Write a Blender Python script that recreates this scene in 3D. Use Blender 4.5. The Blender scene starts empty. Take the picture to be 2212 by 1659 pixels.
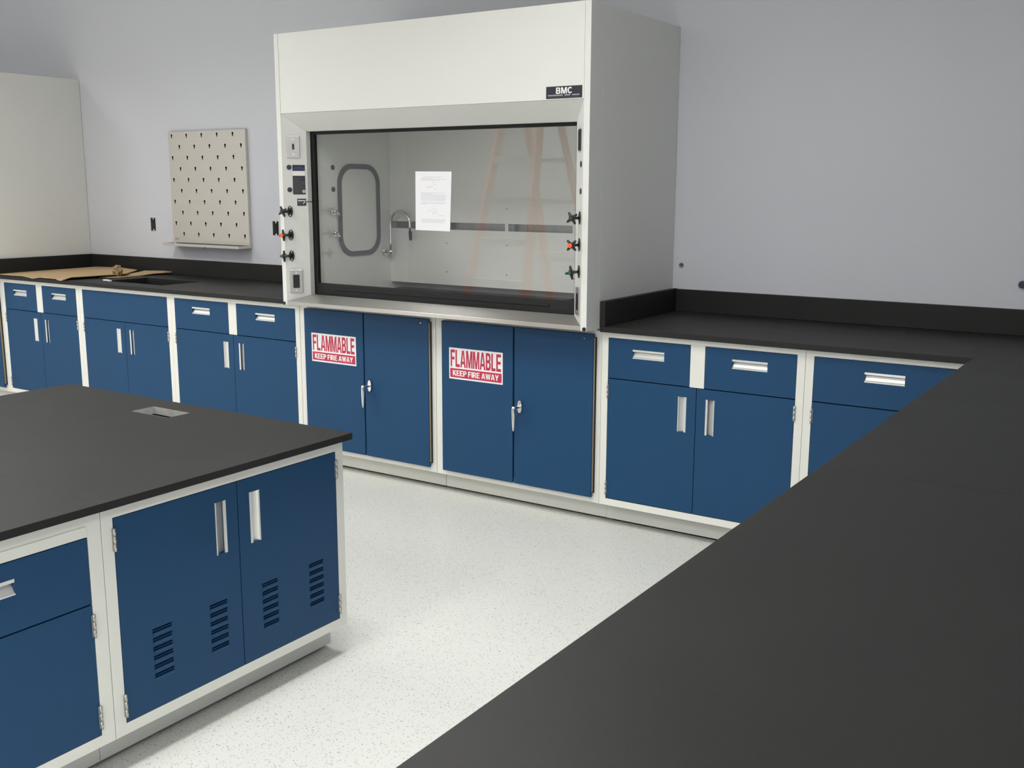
import bpy, bmesh, math, random
from mathutils import Vector, Matrix
random.seed(7)
S = bpy.context.scene
COL = S.collection

# ---------------------------------------------------------------- camera
YAW, PITCH, ROLL, FPX = 0.583345, 0.186761, 0.003412, 2241.878
CAM = Vector((3.10474, -4.69709, 1.50510))
fw = Vector((-math.sin(YAW)*math.cos(PITCH), math.cos(YAW)*math.cos(PITCH), -math.sin(PITCH)))
rt = fw.cross(Vector((0, 0, 1))).normalized()
up = rt.cross(fw)
R_ = math.cos(ROLL)*rt + math.sin(ROLL)*up
U_ = -math.sin(ROLL)*rt + math.cos(ROLL)*up
cd = bpy.data.cameras.new('camera')
cd.sensor_fit = 'HORIZONTAL'; cd.sensor_width = 36.0
cd.lens = FPX/2212*36.0
cd.clip_start = 0.05; cd.clip_end = 60
cam = bpy.data.objects.new('camera', cd); COL.objects.link(cam)
cam.matrix_world = Matrix(((R_.x, U_.x, -fw.x, CAM.x), (R_.y, U_.y, -fw.y, CAM.y), (R_.z, U_.z, -fw.z, CAM.z), (0, 0, 0, 1)))
S.camera = cam

# ---------------------------------------------------------------- world, view, lamps' strength
w = bpy.data.worlds.new('world'); S.world = w; w.use_nodes = True
w.node_tree.nodes['Background'].inputs[0].default_value = (0.55, 0.6, 0.7, 1)
w.node_tree.nodes['Background'].inputs[1].default_value = 0.15
S.view_settings.view_transform = 'Standard'
S.view_settings.look = 'None'
S.view_settings.gamma = 1
S.view_settings.exposure = 0.08
S.view_settings.use_curve_mapping = False
S.cycles.use_denoising = True
S.cycles.max_bounces = 10
S.cycles.diffuse_bounces = 6
S.cycles.transparent_max_bounces = 16
S.cycles.caustics_reflective = False
S.cycles.caustics_refractive = False
S.cycles.sample_clamp_indirect = 6
LAMP_WATTS = 32; LAMP_SPREAD = 150
LAMPS = [(-4.7, -2.5), (-1.8, -2.5), (1.15, -2.5),
         (-3.6, -5.2), (-1.35, -5.2), (1.0, -5.2), (3.4, -5.2),
         (-3.6, -7.5), (-1.35, -7.5), (1.0, -7.5), (3.4, -7.5)]
CEIL = 3.05

# ---------------------------------------------------------------- materials
def nt(name):
    m = bpy.data.materials.new(name); m.use_nodes = True
    n = m.node_tree.nodes; l = m.node_tree.links
    return m, n, l, n['Principled BSDF']
def setp(b, **k):
    names = dict(col='Base Color', rough='Roughness', metal='Metallic', spec='Specular IOR Level', aniso='Anisotropic', anrot='Anisotropic Rotation', coat='Coat Weight')
    for a, v in k.items():
        b.inputs[names[a]].default_value = (*v, 1) if a == 'col' else v
def simple(name, col, rough=.5, metal=0, spec=.5, var=0, scale=20, bump=0, bscale=300):
    m, n, l, b = nt(name)
    setp(b, col=col, rough=rough, metal=metal, spec=spec)
    tc = n.new('ShaderNodeTexCoord')
    if var:
        t = n.new('ShaderNodeTexNoise'); t.inputs['Scale'].default_value = scale; t.inputs['Detail'].default_value = 4
        l.new(tc.outputs['Object'], t.inputs['Vector'])
        mx = n.new('ShaderNodeMix'); mx.data_type = 'RGBA'
        mx.inputs[6].default_value = (*[c*(1-var) for c in col], 1); mx.inputs[7].default_value = (*[min(1, c*(1+var)) for c in col], 1)
        l.new(t.outputs['Fac'], mx.inputs[0]); l.new(mx.outputs[2], b.inputs['Base Color'])
    if bump:
        t2 = n.new('ShaderNodeTexNoise'); t2.inputs['Scale'].default_value = bscale; t2.inputs['Detail'].default_value = 3
        l.new(tc.outputs['Object'], t2.inputs['Vector'])
        bp = n.new('ShaderNodeBump'); bp.inputs['Strength'].default_value = bump; bp.inputs['Distance'].default_value = .001
        l.new(t2.outputs['Fac'], bp.inputs['Height']); l.new(bp.outputs['Normal'], b.inputs['Normal'])
    return m
M = {}
M['wall'] = simple('painted_wall', (.61, .62, .665), .85, spec=.2, var=.02, scale=3, bump=.12, bscale=220)
M['ceiling'] = simple('ceiling_tile', (.75, .75, .73), .9, bump=.3, bscale=120)
M['cream'] = simple('cream_enamel', (.76, .757, .705), .42, var=.015, scale=8)
M['hood'] = simple('white_hood_enamel', (.715, .72, .69), .45, var=.012, scale=6)
M['liner'] = simple('hood_liner', (.90, .90, .855), .40, var=.03, scale=4)
M['blue'] = simple('blue_enamel', (.0085, .056, .140), .50, spec=.28, var=.05, scale=6, bump=.1, bscale=900)
M['toe'] = simple('grey_toe_kick', (.64, .64, .605), .5, var=.03, scale=5)
M['black'] = simple('black_plastic', (.012, .012, .013), .38)
M['gasket'] = simple('black_gasket_and_shade', (.006, .006, .007), .7)  # also backs the keyholes, where its black stands in for shade
M['rubber'] = simple('grey_rubber', (.085, .085, .095), .6)
M['plug'] = simple('dark_grey_plug', (.035, .035, .045), .5)
M['chrome'] = simple('chrome', (.78, .78, .78), .14, metal=1)
M['satin'] = simple('satin_aluminium', (.78, .78, .76), .30, metal=.45)
M['hinge'] = simple('hinge_steel', (.50, .49, .47), .38, metal=.9)
M['orange'] = simple('orange_plastic', (.85, .12, .02), .4)
M['green'] = simple('green_plastic', (.01, .09, .06), .4)
M['tan'] = simple('tan_hinge_metal', (.33, .27, .20), .45, metal=.5)
M['rail_orange'] = simple('orange_fibreglass', (.93, .42, .30), .45)
M['paper'] = simple('white_paper', (.84, .84, .87), .8)
M['ink'] = simple('grey_ink', (.63, .63, .69), .8)
M['sign_white'] = simple('sign_white', (.84, .83, .83), .5)
M['crimson'] = simple('sign_crimson', (.50, .022, .075), .5)
M['navy'] = simple('navy_label', (.014, .016, .030), .35)
M['label_blue'] = simple('blue_label', (.03, .04, .16), .4)
M['label_grey'] = simple('grey_label_text', (.075, .075, .075), .5)
M['white'] = simple('white_print', (.85, .85, .83), .5)
M['galv'] = simple('galvanised_steel', (.42, .43, .42), .45, metal=.8, var=.15, scale=40)
M['cut'] = simple('cut_edge_grey', (.36, .355, .34), .8, var=.2, scale=40)
M['inner_shade'] = simple('painted_inner_shade', (.03, .03, .035), .8)  # dark tone stands in for the shade within cabinets and wall holes
M['plastic_scrap'] = simple('white_film', (.8, .82, .85), .25)
M['card'] = simple('corrugated_cardboard', (.47, .33, .18), .85, var=.12, scale=9)
M['wad'] = simple('brown_tape', (.27, .18, .09), .5, var=.8, scale=38)
# epoxy worktop, faint cloudy smears
def epoxy():
    m, n, l, b = nt('black_epoxy_resin')
    tc = n.new('ShaderNodeTexCoord')
    t = n.new('ShaderNodeTexNoise'); t.inputs['Scale'].default_value = 2.2; t.inputs['Detail'].default_value = 6; t.inputs['Distortion'].default_value = .6
    l.new(tc.outputs['Object'], t.inputs['Vector'])
    r = n.new('ShaderNodeValToRGB'); r.color_ramp.elements[0].position = .35; r.color_ramp.elements[1].position = .75
    r.color_ramp.elements[0].color = (.0115, .0115, .0115, 1); r.color_ramp.elements[1].color = (.0165, .0162, .0158, 1)
    l.new(t.outputs['Fac'], r.inputs[0]); l.new(r.outputs[0], b.inputs['Base Color'])
    r2 = n.new('ShaderNodeMapRange'); r2.inputs[3].default_value = .46; r2.inputs[4].default_value = .58
    l.new(t.outputs['Fac'], r2.inputs[0]); l.new(r2.outputs[0], b.inputs['Roughness'])
    b.inputs['Specular IOR Level'].default_value = .30
    t2 = n.new('ShaderNodeTexNoise'); t2.inputs['Scale'].default_value = 500
    l.new(tc.outputs['Object'], t2.inputs['Vector'])
    bp = n.new('ShaderNodeBump'); bp.inputs['Strength'].default_value = .15; bp.inputs['Distance'].default_value = .001
    l.new(t2.outputs['Fac'], bp.inputs['Height']); l.new(bp.outputs['Normal'], b.inputs['Normal'])
    return m
M['epoxy'] = epoxy()
# brushed stainless
def steel(name, col, rough, var, sc, groove=0):
    m, n, l, b = nt(name)
    setp(b, col=col, rough=rough, metal=1)
    tc = n.new('ShaderNodeTexCoord'); mp = n.new('ShaderNodeMapping'); mp.inputs['Scale'].default_value = sc
    t = n.new('ShaderNodeTexNoise'); t.inputs['Scale'].default_value = 1; t.inputs['Detail'].default_value = 5
    l.new(tc.outputs['Object'], mp.inputs['Vector']); l.new(mp.outputs['Vector'], t.inputs['Vector'])
    r = n.new('ShaderNodeMapRange'); r.inputs[3].default_value = rough-var; r.inputs[4].default_value = rough+var
    l.new(t.outputs['Fac'], r.inputs[0]); l.new(r.outputs[0], b.inputs['Roughness'])
    mx = n.new('ShaderNodeMix'); mx.data_type = 'RGBA'
    mx.inputs[6].default_value = (*[c*.95 for c in col], 1); mx.inputs[7].default_value = (*[min(1, c*1.04) for c in col], 1)
    l.new(t.outputs['Fac'], mx.inputs[0]); l.new(mx.outputs[2], b.inputs['Base Color'])
    if groove:
        m2 = n.new('ShaderNodeMapping'); m2.inputs['Scale'].default_value = (.6, 1600, 1600)
        t2 = n.new('ShaderNodeTexNoise'); t2.inputs['Scale'].default_value = 1; t2.inputs['Detail'].default_value = 1
        l.new(tc.outputs['Object'], m2.inputs['Vector']); l.new(m2.outputs['Vector'], t2.inputs['Vector'])
        bp = n.new('ShaderNodeBump'); bp.inputs['Strength'].default_value = groove; bp.inputs['Distance'].default_value = .0006
        l.new(t2.outputs['Fac'], bp.inputs['Height']); l.new(bp.outputs['Normal'], b.inputs['Normal'])
    return m
M['steel'] = steel('brushed_stainless', (.56, .55, .525), .34, .02, (1, 500, 500))
# the sill is brushed lengthways, so lamps smear across it
_n = M['steel'].node_tree.nodes; _t = _n.new('ShaderNodeTangent'); _t.direction_type = 'UV_MAP'; _t.uv_map = 'brush'
M['steel'].node_tree.links.new(_t.outputs[0], _n['Principled BSDF'].inputs['Tangent'])
_n['Principled BSDF'].inputs['Anisotropic'].default_value = .92
M['plate'] = steel('plate_steel', (.60, .585, .56), .36, .05, (60, 60, 300))
M['board'] = steel('stainless_board', (.70, .665, .60), .45, .05, (6, 6, 200))
# speckled terrazzo-like vinyl floor
def floor_mat():
    m, n, l, b = nt('speckled_vinyl')
    tc = n.new('ShaderNodeTexCoord')
    def chips(scale, lo, hi, seed):
        mp = n.new('ShaderNodeMapping'); mp.inputs['Location'].default_value = (seed, seed*.7, 0)
        l.new(tc.outputs['Object'], mp.inputs['Vector'])
        dn = n.new('ShaderNodeTexNoise'); dn.inputs['Scale'].default_value = scale*1.6
        l.new(mp.outputs['Vector'], dn.inputs['Vector'])
        ad = n.new('ShaderNodeVectorMath'); ad.operation = 'SCALE'; ad.inputs[3].default_value = .6/scale
        l.new(dn.outputs['Color'], ad.inputs[0])
        ad2 = n.new('ShaderNodeVectorMath'); ad2.operation = 'ADD'
        l.new(mp.outputs['Vector'], ad2.inputs[0]); l.new(ad.outputs[0], ad2.inputs[1])
        v = n.new('ShaderNodeTexVoronoi'); v.inputs['Scale'].default_value = scale
        l.new(ad2.outputs[0], v.inputs['Vector'])
        r = n.new('ShaderNodeMapRange'); r.inputs[1].default_value = lo; r.inputs[2].default_value = hi; r.inputs[3].default_value = 1; r.inputs[4].default_value = 0
        l.new(v.outputs['Distance'], r.inputs[0])
        sp = n.new('ShaderNodeSeparateColor'); l.new(v.outputs['Color'], sp.inputs[0])
        return r.outputs[0], sp.outputs
    base = n.new('ShaderNodeTexNoise'); base.inputs['Scale'].default_value = 1.4; base.inputs['Detail'].default_value = 3
    l.new(tc.outputs['Object'], base.inputs['Vector'])
    mx = n.new('ShaderNodeMix'); mx.data_type = 'RGBA'
    mx.inputs[6].default_value = (.69, .695, .655, 1); mx.inputs[7].default_value = (.74, .745, .70, 1)
    l.new(base.outputs['Fac'], mx.inputs[0])
    cur = mx.outputs[2]
    for scale, lo, hi, seed, col, th in ((150, .20, .30, 3.1, (.34, .36, .44, 1), .55), (85, .14, .20, 9.7, (.20, .22, .27, 1), .66), (60, .10, .14, 5.3, (.17, .22, .36, 1), .74)):
        f, c = chips(scale, lo, hi, seed)
        g = n.new('ShaderNodeMath'); g.operation = 'GREATER_THAN'; g.inputs[1].default_value = th
        l.new(c[0], g.inputs[0])
        mu = n.new('ShaderNodeMath'); mu.operation = 'MULTIPLY'; l.new(f, mu.inputs[0]); l.new(g.outputs[0], mu.inputs[1])
        x = n.new('ShaderNodeMix'); x.data_type = 'RGBA'
        l.new(mu.outputs[0], x.inputs[0]); l.new(cur, x.inputs[6]); x.inputs[7].default_value = col
        cur = x.outputs[2]
    l.new(cur, b.inputs['Base Color'])
    b.inputs['Roughness'].default_value = .38
    return m
M['floor'] = floor_mat()
def glass_mat():
    m, n, l, b = nt('clear_sash_glass')
    n.remove(b); out = n['Material Output']
    tr = n.new('ShaderNodeBsdfTransparent'); tr.inputs[0].default_value = (.97, .975, .97, 1)
    gl = n.new('ShaderNodeBsdfGlossy'); gl.inputs['Roughness'].default_value = .01
    fr = n.new('ShaderNodeFresnel'); fr.inputs[0].default_value = 1.5
    mi = n.new('ShaderNodeMixShader')
    ge = n.new('ShaderNodeNewGeometry'); mr = n.new('ShaderNodeMapRange')
    mr.inputs[3].default_value = 1.62; mr.inputs[4].default_value = 1/1.62
    l.new(ge.outputs['Backfacing'], mr.inputs[0]); l.new(mr.outputs[0], fr.inputs[0])
    l.new(fr.outputs[0], mi.inputs[0]); l.new(tr.outputs[0], mi.inputs[1]); l.new(gl.outputs[0], mi.inputs[2])
    l.new(mi.outputs[0], out.inputs[0])
    return m
M['glass'] = glass_mat()
def emit(name, col, st):
    m, n, l, b = nt(name)
    b.inputs['Base Color'].default_value = (.8, .8, .8, 1)
    b.inputs['Emission Color'].default_value = (*col, 1); b.inputs['Emission Strength'].default_value = st
    return m
M['lamp'] = emit('lamp_diffuser', (1.0, .985, .94), 2.0)

# ---------------------------------------------------------------- mesh helpers
class MB:
    def __init__(s): s.bm = bmesh.new(); s.mats = []
    def mi(s, m):
        if m not in s.mats: s.mats.append(m)
        return s.mats.index(m)
    def _tag(s, faces, m):
        i = s.mi(m)
        for f in faces: f.material_index = i
    def box(s, x0, x1, y0, y1, z0, z1, m, bev=0, T=None):
        x0, x1 = sorted((x0, x1)); y0, y1 = sorted((y0, y1)); z0, z1 = sorted((z0, z1))
        vs = [s.bm.verts.new((x, y, z)) for x in (x0, x1) for y in (y0, y1) for z in (z0, z1)]
        fs = [s.bm.faces.new([vs[i] for i in q]) for q in ((0, 1, 3, 2), (4, 6, 7, 5), (0, 4, 5, 1), (2, 3, 7, 6), (0, 2, 6, 4), (1, 5, 7, 3))]
        s._tag(fs, m)
        if bev:
            es = list({e for f in fs for e in f.edges})
            r = bmesh.ops.bevel(s.bm, geom=es, offset=bev, segments=2, affect='EDGES', profile=.6)
            s._tag(r['faces'], m)
            vs = list({v for f in r['faces'] for v in f.verts} | {v for v in vs if v.is_valid})
        if T is not None: bmesh.ops.transform(s.bm, matrix=T, verts=[v for v in vs if v.is_valid])
        return s
    def prism(s, poly, d0, d1, m, axes='xz', bev=0):
        """poly in the plane `axes`, extruded along the third axis from d0 to d1"""
        third = ({'x', 'y', 'z'}-set(axes)).pop()
        def P(a, b, c):
            d = {axes[0]: a, axes[1]: b, third: c}; return (d['x'], d['y'], d['z'])
        v0 = [s.bm.verts.new(P(a, b, d0)) for a, b in poly]; v1 = [s.bm.verts.new(P(a, b, d1)) for a, b in poly]
        n = len(poly); fs = [s.bm.faces.new(v0[::-1]), s.bm.faces.new(v1)]
        fs += [s.bm.faces.new((v0[i], v0[(i+1) % n], v1[(i+1) % n], v1[i])) for i in range(n)]
        bmesh.ops.recalc_face_normals(s.bm, faces=fs); s._tag(fs, m)
        return s
    def poly8(s, v, m):
        """hexahedron from 8 points: bottom 4 ring, top 4 ring"""
        vs = [s.bm.verts.new(p) for p in v]
        fs = [s.bm.faces.new([vs[i] for i in q]) for q in ((3, 2, 1, 0), (4, 5, 6, 7), (0, 1, 5, 4), (1, 2, 6, 5), (2, 3, 7, 6), (3, 0, 4, 7))]
        bmesh.ops.recalc_face_normals(s.bm, faces=fs); s._tag(fs, m); return s
    def tube(s, pts, r, m, seg=14, caps=True):
        pts = [Vector(p) for p in pts]; rs = r if isinstance(r, (list, tuple)) else [r]*len(pts)
        rings = []; prev = None
        for i, p in enumerate(pts):
            t = (pts[min(i+1, len(pts)-1)]-pts[max(i-1, 0)]).normalized()
            if prev is None:
                a = Vector((0, 0, 1)) if abs(t.z) < .9 else Vector((1, 0, 0))
                u = t.cross(a).normalized()
            else:
                u = (prev-t*prev.dot(t)).normalized()
            prev = u; v = t.cross(u)
            rings.append([s.bm.verts.new(p+rs[i]*(math.cos(2*math.pi*k/seg)*u+math.sin(2*math.pi*k/seg)*v)) for k in range(seg)])
        fs = []
        for a, b in zip(rings, rings[1:]):
            for k in range(seg): fs.append(s.bm.faces.new((a[k], a[(k+1) % seg], b[(k+1) % seg], b[k])))
        for f in fs: f.smooth = True
        if caps: fs += [s.bm.faces.new(rings[0][::-1]), s.bm.faces.new(rings[-1])]
        bmesh.ops.recalc_face_normals(s.bm, faces=fs)
        s._tag(fs, m); return s
    def cyl(s, p0, p1, r, m, seg=20): return s.tube([p0, p1], r, m, seg)
    def panel(s, x0, x1, z0, z1, y0, y1, holes, m):
        """a slab in the xz plane with rectangular through holes (hx0,hx1,hz0,hz1)"""
        xs = sorted({x0, x1, *[h[0] for h in holes], *[h[1] for h in holes]}); zs = sorted({z0, z1, *[h[2] for h in holes], *[h[3] for h in holes]})
        V = {}
        def vert(i, j, k):
            if (i, j, k) not in V: V[(i, j, k)] = s.bm.verts.new((xs[i], (y0, y1)[k], zs[j]))
            return V[(i, j, k)]
        def solid(i, j):
            if i < 0 or j < 0 or i >= len(xs)-1 or j >= len(zs)-1: return False
            cx, cz = (xs[i]+xs[i+1])/2, (zs[j]+zs[j+1])/2
            return not any(h[0] < cx < h[1] and h[2] < cz < h[3] for h in holes)
        fs = []
        for i in range(len(xs)-1):
            for j in range(len(zs)-1):
                if not solid(i, j): continue
                fs.append(s.bm.faces.new([vert(i, j, 0), vert(i+1, j, 0), vert(i+1, j+1, 0), vert(i, j+1, 0)]))
                fs.append(s.bm.faces.new([vert(i, j, 1), vert(i, j+1, 1), vert(i+1, j+1, 1), vert(i+1, j, 1)]))
                for di, dj, a, b in ((-1, 0, (i, j), (i, j+1)), (1, 0, (i+1, j+1), (i+1, j)), (0, -1, (i+1, j), (i, j)), (0, 1, (i, j+1), (i+1, j+1))):
                    if not solid(i+di, j+dj):
                        fs.append(s.bm.faces.new([vert(*a, 0), vert(*b, 0), vert(*b, 1), vert(*a, 1)]))
        bmesh.ops.recalc_face_normals(s.bm, faces=fs)
        s._tag(fs, m); return s
    def cut_sheet(s, outer, loops, place, thick, m):
        """flat sheet with holes of any outline: 2D points, `place` maps (u,v,d) to 3D"""
        vs_all = []; es = []
        for lp in [outer]+loops:
            vs = [s.bm.verts.new((u, v, 0)) for u, v in lp]; vs_all += vs
            es += [s.bm.edges.new((vs[i], vs[(i+1) % len(vs)])) for i in range(len(vs))]
        r = bmesh.ops.triangle_fill(s.bm, use_beauty=True, use_dissolve=False, edges=es, normal=(0, 0, 1))
        fs = [g for g in r['geom'] if isinstance(g, bmesh.types.BMFace)]
        ex = bmesh.ops.extrude_face_region(s.bm, geom=fs)
        nv = [g for g in ex['geom'] if isinstance(g, bmesh.types.BMVert)]
        for v in nv: v.co.z = thick
        allv = vs_all+nv
        for v in allv: v.co = Vector(place(*v.co))
        af = list({f for v in allv for f in v.link_faces})
        bmesh.ops.recalc_face_normals(s.bm, faces=af); s._tag(af, m); return s
    def join_mesh(s, me, T, m):
        b2 = bmesh.new(); b2.from_mesh(me); b2.transform(T)
        tmp = bpy.data.meshes.new('tmp'); b2.to_mesh(tmp); b2.free()
        old = set(s.bm.faces); s.bm.from_mesh(tmp)
        s._tag([f for f in s.bm.faces if f not in old], m); bpy.data.meshes.remove(tmp); return s
    def build(s, name, parent=None, bev=0):
        me = bpy.data.meshes.new(name); s.bm.to_mesh(me); s.bm.free()
        for m in s.mats: me.materials.append(M[m] if isinstance(m, str) else m)
        o = bpy.data.objects.new(name, me); COL.objects.link(o)
        if parent is not None: o.parent = parent
        if bev:
            b = o.modifiers.new('bevel', 'BEVEL'); b.width = bev; b.segments = 2; b.limit_method = 'ANGLE'; b.angle_limit = math.radians(50)
        return o
def one(name, parent, *a, bev=0, **k): return MB().box(*a, **k).build(name, parent, bev)

def tag(o, label=None, cat=None, group=None, kind=None):
    if label: o['label'] = label
    if cat: o['category'] = cat
    if group: o['group'] = group
    if kind: o['kind'] = kind
    return o
def thing(name, label, cat, group=None):
    o = bpy.data.objects.new(name, None); COL.objects.link(o); o.empty_display_size = .1
    return tag(o, label, cat, group)
def tree(o):
    out = []
    for c in o.children: out.append(c); out += tree(c)
    return out
def rebase(root, loc):
    """parts were built in world coordinates: move the thing's origin to its base"""
    loc = Vector(loc); seen = set()
    for o in tree(root):
        if o.data and o.data.name not in seen:
            seen.add(o.data.name); o.data.transform(Matrix.Translation(-loc))
    root.location = loc
def copy_tree(o, parent=None):
    c = o.copy(); COL.objects.link(c); c.parent = parent
    for ch in list(o.children): copy_tree(ch, c)
    return c

# block capitals, drawn as outlines in a box 1 high: (width, outer, holes)
def _glyphs():
    a, t = .30, .17                       # stem width, bar height
    G = {}
    G['F'] = (.92, [(0, 0), (a, 0), (a, .42), (.80, .42), (.80, .58), (a, .58), (a, 1-t), (.88, 1-t), (.88, 1), (0, 1)], [])
    G['L'] = (.88, [(0, 0), (.84, 0), (.84, t), (a, t), (a, 1), (0, 1)], [])
    G['E'] = (.94, [(0, 0), (.92, 0), (.92, t), (a, t), (a, .42), (.84, .42), (.84, .58), (a, .58), (a, 1-t), (.90, 1-t), (.90, 1), (0, 1)], [])
    G['I'] = (.32, [(0, 0), (.31, 0), (.31, 1), (0, 1)], [])
    G['A'] = (1.12, [(0, 0), (.30, 0), (.355, .20), (.765, .20), (.82, 0), (1.12, 0), (.74, 1), (.38, 1)], [[(.40, .35), (.72, .35), (.56, .80)]])
    G['M'] = (1.28, [(0, 0), (.27, 0), (.27, .66), (.50, 0), (.78, 0), (1.01, .66), (1.01, 0), (1.28, 0), (1.28, 1), (.90, 1), (.64, .30), (.38, 1), (0, 1)], [])
    G['B'] = (1.0, [(0, 0), (.62, 0), (.80, .03), (.92, .10), (.97, .22), (.97, .33), (.92, .44), (.80, .51), (.89, .58), (.93, .68), (.93, .80), (.87, .91), (.76, .975), (.62, 1), (0, 1)],
              [[(.29, .17), (.56, .17), (.65, .21), (.68, .30), (.65, .39), (.56, .43), (.29, .43)], [(.29, .59), (.52, .59), (.61, .63), (.64, .71), (.61, .80), (.52, .84), (.29, .84)]])
    G['P'] = (.96, [(0, 0), (a, 0), (a, .38), (.58, .38), (.76, .42), (.89, .52), (.94, .69), (.89, .86), (.76, .96), (.58, 1), (0, 1)], [[(a, .54), (.52, .54), (.61, .59), (.64, .69), (.61, .79), (.52, .84), (a, .84)]])
    G['R'] = (1.0, [(0, 0), (a, 0), (a, .38), (.42, .38), (.68, 0), (1.02, 0), (.72, .42), (.86, .52), (.93, .69), (.88, .86), (.76, .96), (.60, 1), (0, 1)], [[(a, .54), (.52, .54), (.61, .59), (.64, .69), (.61, .79), (.52, .84), (a, .84)]])
    G['K'] = (1.02, [(0, 0), (a, 0), (a, .30), (.40, .43), (.68, 0), (1.04, 0), (.60, .62), (1.00, 1), (.64, 1), (a, .62), (a, 1), (0, 1)], [])
    G['W'] = (1.46, [(.30, 0), (.58, 0), (.73, .62), (.88, 0), (1.16, 0), (1.46, 1), (1.17, 1), (1.02, .34), (.87, 1), (.59, 1), (.44, .34), (.29, 1), (0, 1)], [])
    G['Y'] = (1.04, [(.37, 0), (.67, 0), (.67, .38), (1.04, 1), (.71, 1), (.52, .62), (.33, 1), (0, 1), (.37, .38)], [])
    n = 12; out = []; inn = []
    for k in range(n+1):
        q = math.radians(38+284*k/n); out.append((.54+.54*math.cos(q), .5+.52*math.sin(q)))
        inn.append((.54+.25*math.cos(q), .5+.335*math.sin(q)))
    G['C'] = (1.02, out+inn[::-1], [])
    return G
GLYPH = _glyphs()
def put_text(mb, txt, x0, x1, z0, z1, y, m, gap=.10, space=.42):
    """block capitals standing in the plane y, fitted to the rectangle x0..x1, z0..z1"""
    tot = sum((space if c == ' ' else GLYPH[c][0]+gap) for c in txt)-gap
    k = (x1-x0)/tot; h = z1-z0; x = x0
    for c in txt:
        if c == ' ': x += space*k; continue
        w_, o, hs = GLYPH[c]
        f = lambda P: [(x+u*k, z0+v*h) for u, v in P]
        mb.cut_sheet(f(o), [f(q) for q in hs], lambda u, v, d: (u, y+d, v), .0003, m)
        x += (w_+gap)*k
# ---------------------------------------------------------------- room
XL, XR, YF = -6.3, 4.7, -8.3
g = MB().box(XL-.2, XR+.2, YF-.2, .3, -.12, 0, 'floor').build('floor'); tag(g, kind='structure')
g = MB().box(XL-.2, XR+.2, YF-.2, .3, CEIL, CEIL+.1, 'ceiling').build('ceiling'); tag(g, kind='structure')
BOXES = [(-3.005, -2.953, 1.203, 1.294), (-1.812, -1.758, 1.205, 1.294)]
g = MB().panel(XL-.2, XR+.2, 0, CEIL, 0, .12, BOXES+[(.980, 1.006, 1.124, 1.150), (2.494, 2.520, 1.110, 1.136)], 'wall').build('wall_back'); tag(g, kind='structure')
for nm, a in (('wall_left', (XL-.12, XL, YF, 0, 0, CEIL)), ('wall_right', (XR, XR+.12, YF, 0, 0, CEIL)), ('wall_front', (XL-.12, XR+.12, YF-.12, YF, 0, CEIL))):
    tag(MB().box(*a, 'wall').build(nm), kind='structure')

# ceiling troffers (outside the frame, they light the room)
def troffer():
    r = thing('ceiling_light', 'recessed white fluorescent ceiling light panel above the benches', 'light', 'ceiling light panels')
    m = MB()
    m.box(-.30, -.27, -.61, .61, -.012, 0, 'cream').box(.27, .30, -.61, .61, -.012, 0, 'cream')
    m.box(-.27, .27, -.61, -.58, -.012, 0, 'cream').box(-.27, .27, .58, .61, -.012, 0, 'cream')
    m.build('frame', r)
    MB().box(-.27, .27, -.58, .58, -.009, -.001, 'lamp').build('diffuser', r)
    L = bpy.data.lights.new('tube_light', 'AREA'); L.shape = 'RECTANGLE'; L.size = .53; L.size_y = 1.15
    L.energy = LAMP_WATTS; L.color = (1.0, .99, .965); L.spread = math.radians(LAMP_SPREAD)
    lo = bpy.data.objects.new('tube_light', L); COL.objects.link(lo); lo.parent = r; lo.location = (0, 0, -.0125)
    return r
t0 = troffer()
for i, (x, y) in enumerate(LAMPS):
    t = t0 if i == 0 else copy_tree(t0)
    t.location = (x, y, CEIL)

# ---------------------------------------------------------------- base cabinets
F = -.709; CT = .914; CB = .889; CF = -.742
DG = .0035
def pull(parent, a0, a1, b0, b1, kind, y=0):
    """recessed pull: b0 is the scooped side, b1 the lipped side. kind 'h' = horizontal (b along z), 'v' = vertical (b along x)"""
    m = MB(); sgn = 1 if b1 > b0 else -1; W = abs(b1-b0); t = .0012
    prof = []
    for k in range(9):
        q = k/8; prof.append((W*(.10+.90*q), .0165*math.sin(q*math.pi*.5)**.8))
    outer = [(0, -t), (W*.10, -t)]+prof+[(W, .0185)]+[(c, d+.0018) for c, d in reversed(prof)]+[(0, .004)]
    # scooped sheet
    pts = [(b0+sgn*c, y+d) for c, d in [(0, -t), (W*.09, -t)]+prof]
    back = [(b0+sgn*c, y+d+.0018) for c, d in [(0, 0), (W*.09, 0)]+prof]
    ax = 'zy' if kind == 'h' else 'xy'
    for i in range(len(pts)-1):
        m.prism([pts[i], pts[i+1], back[i+1], back[i]], a0, a1, 'satin', ax)
    # lip
    L = [(b1, y-t), (b1-sgn*.0085, y-t), (b1-sgn*.0085, y+.003), (b1, y+.003)]
    m.prism(L, a0, a1, 'satin', ax)
    bmesh.ops.remove_doubles(m.bm, verts=m.bm.verts, dist=1e-5)
    return tag(m.build('handle', parent), label='satin recessed pull')
def hinge(parent, x, z0, z1, y=0):
    m = MB(); n = 3; h = (z1-z0)/n
    for k in range(n): m.cyl((x, y-.003, z0+k*h+.0002), (x, y-.003, z0+(k+1)*h-.0002), .0040, 'hinge', 12)
    m.box(x-.0055, x+.0055, y-.0012, y+.001, z0+.002, z1-.002, 'hinge')
    return tag(m.build('hinge', parent), label='chrome hinge')
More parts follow.
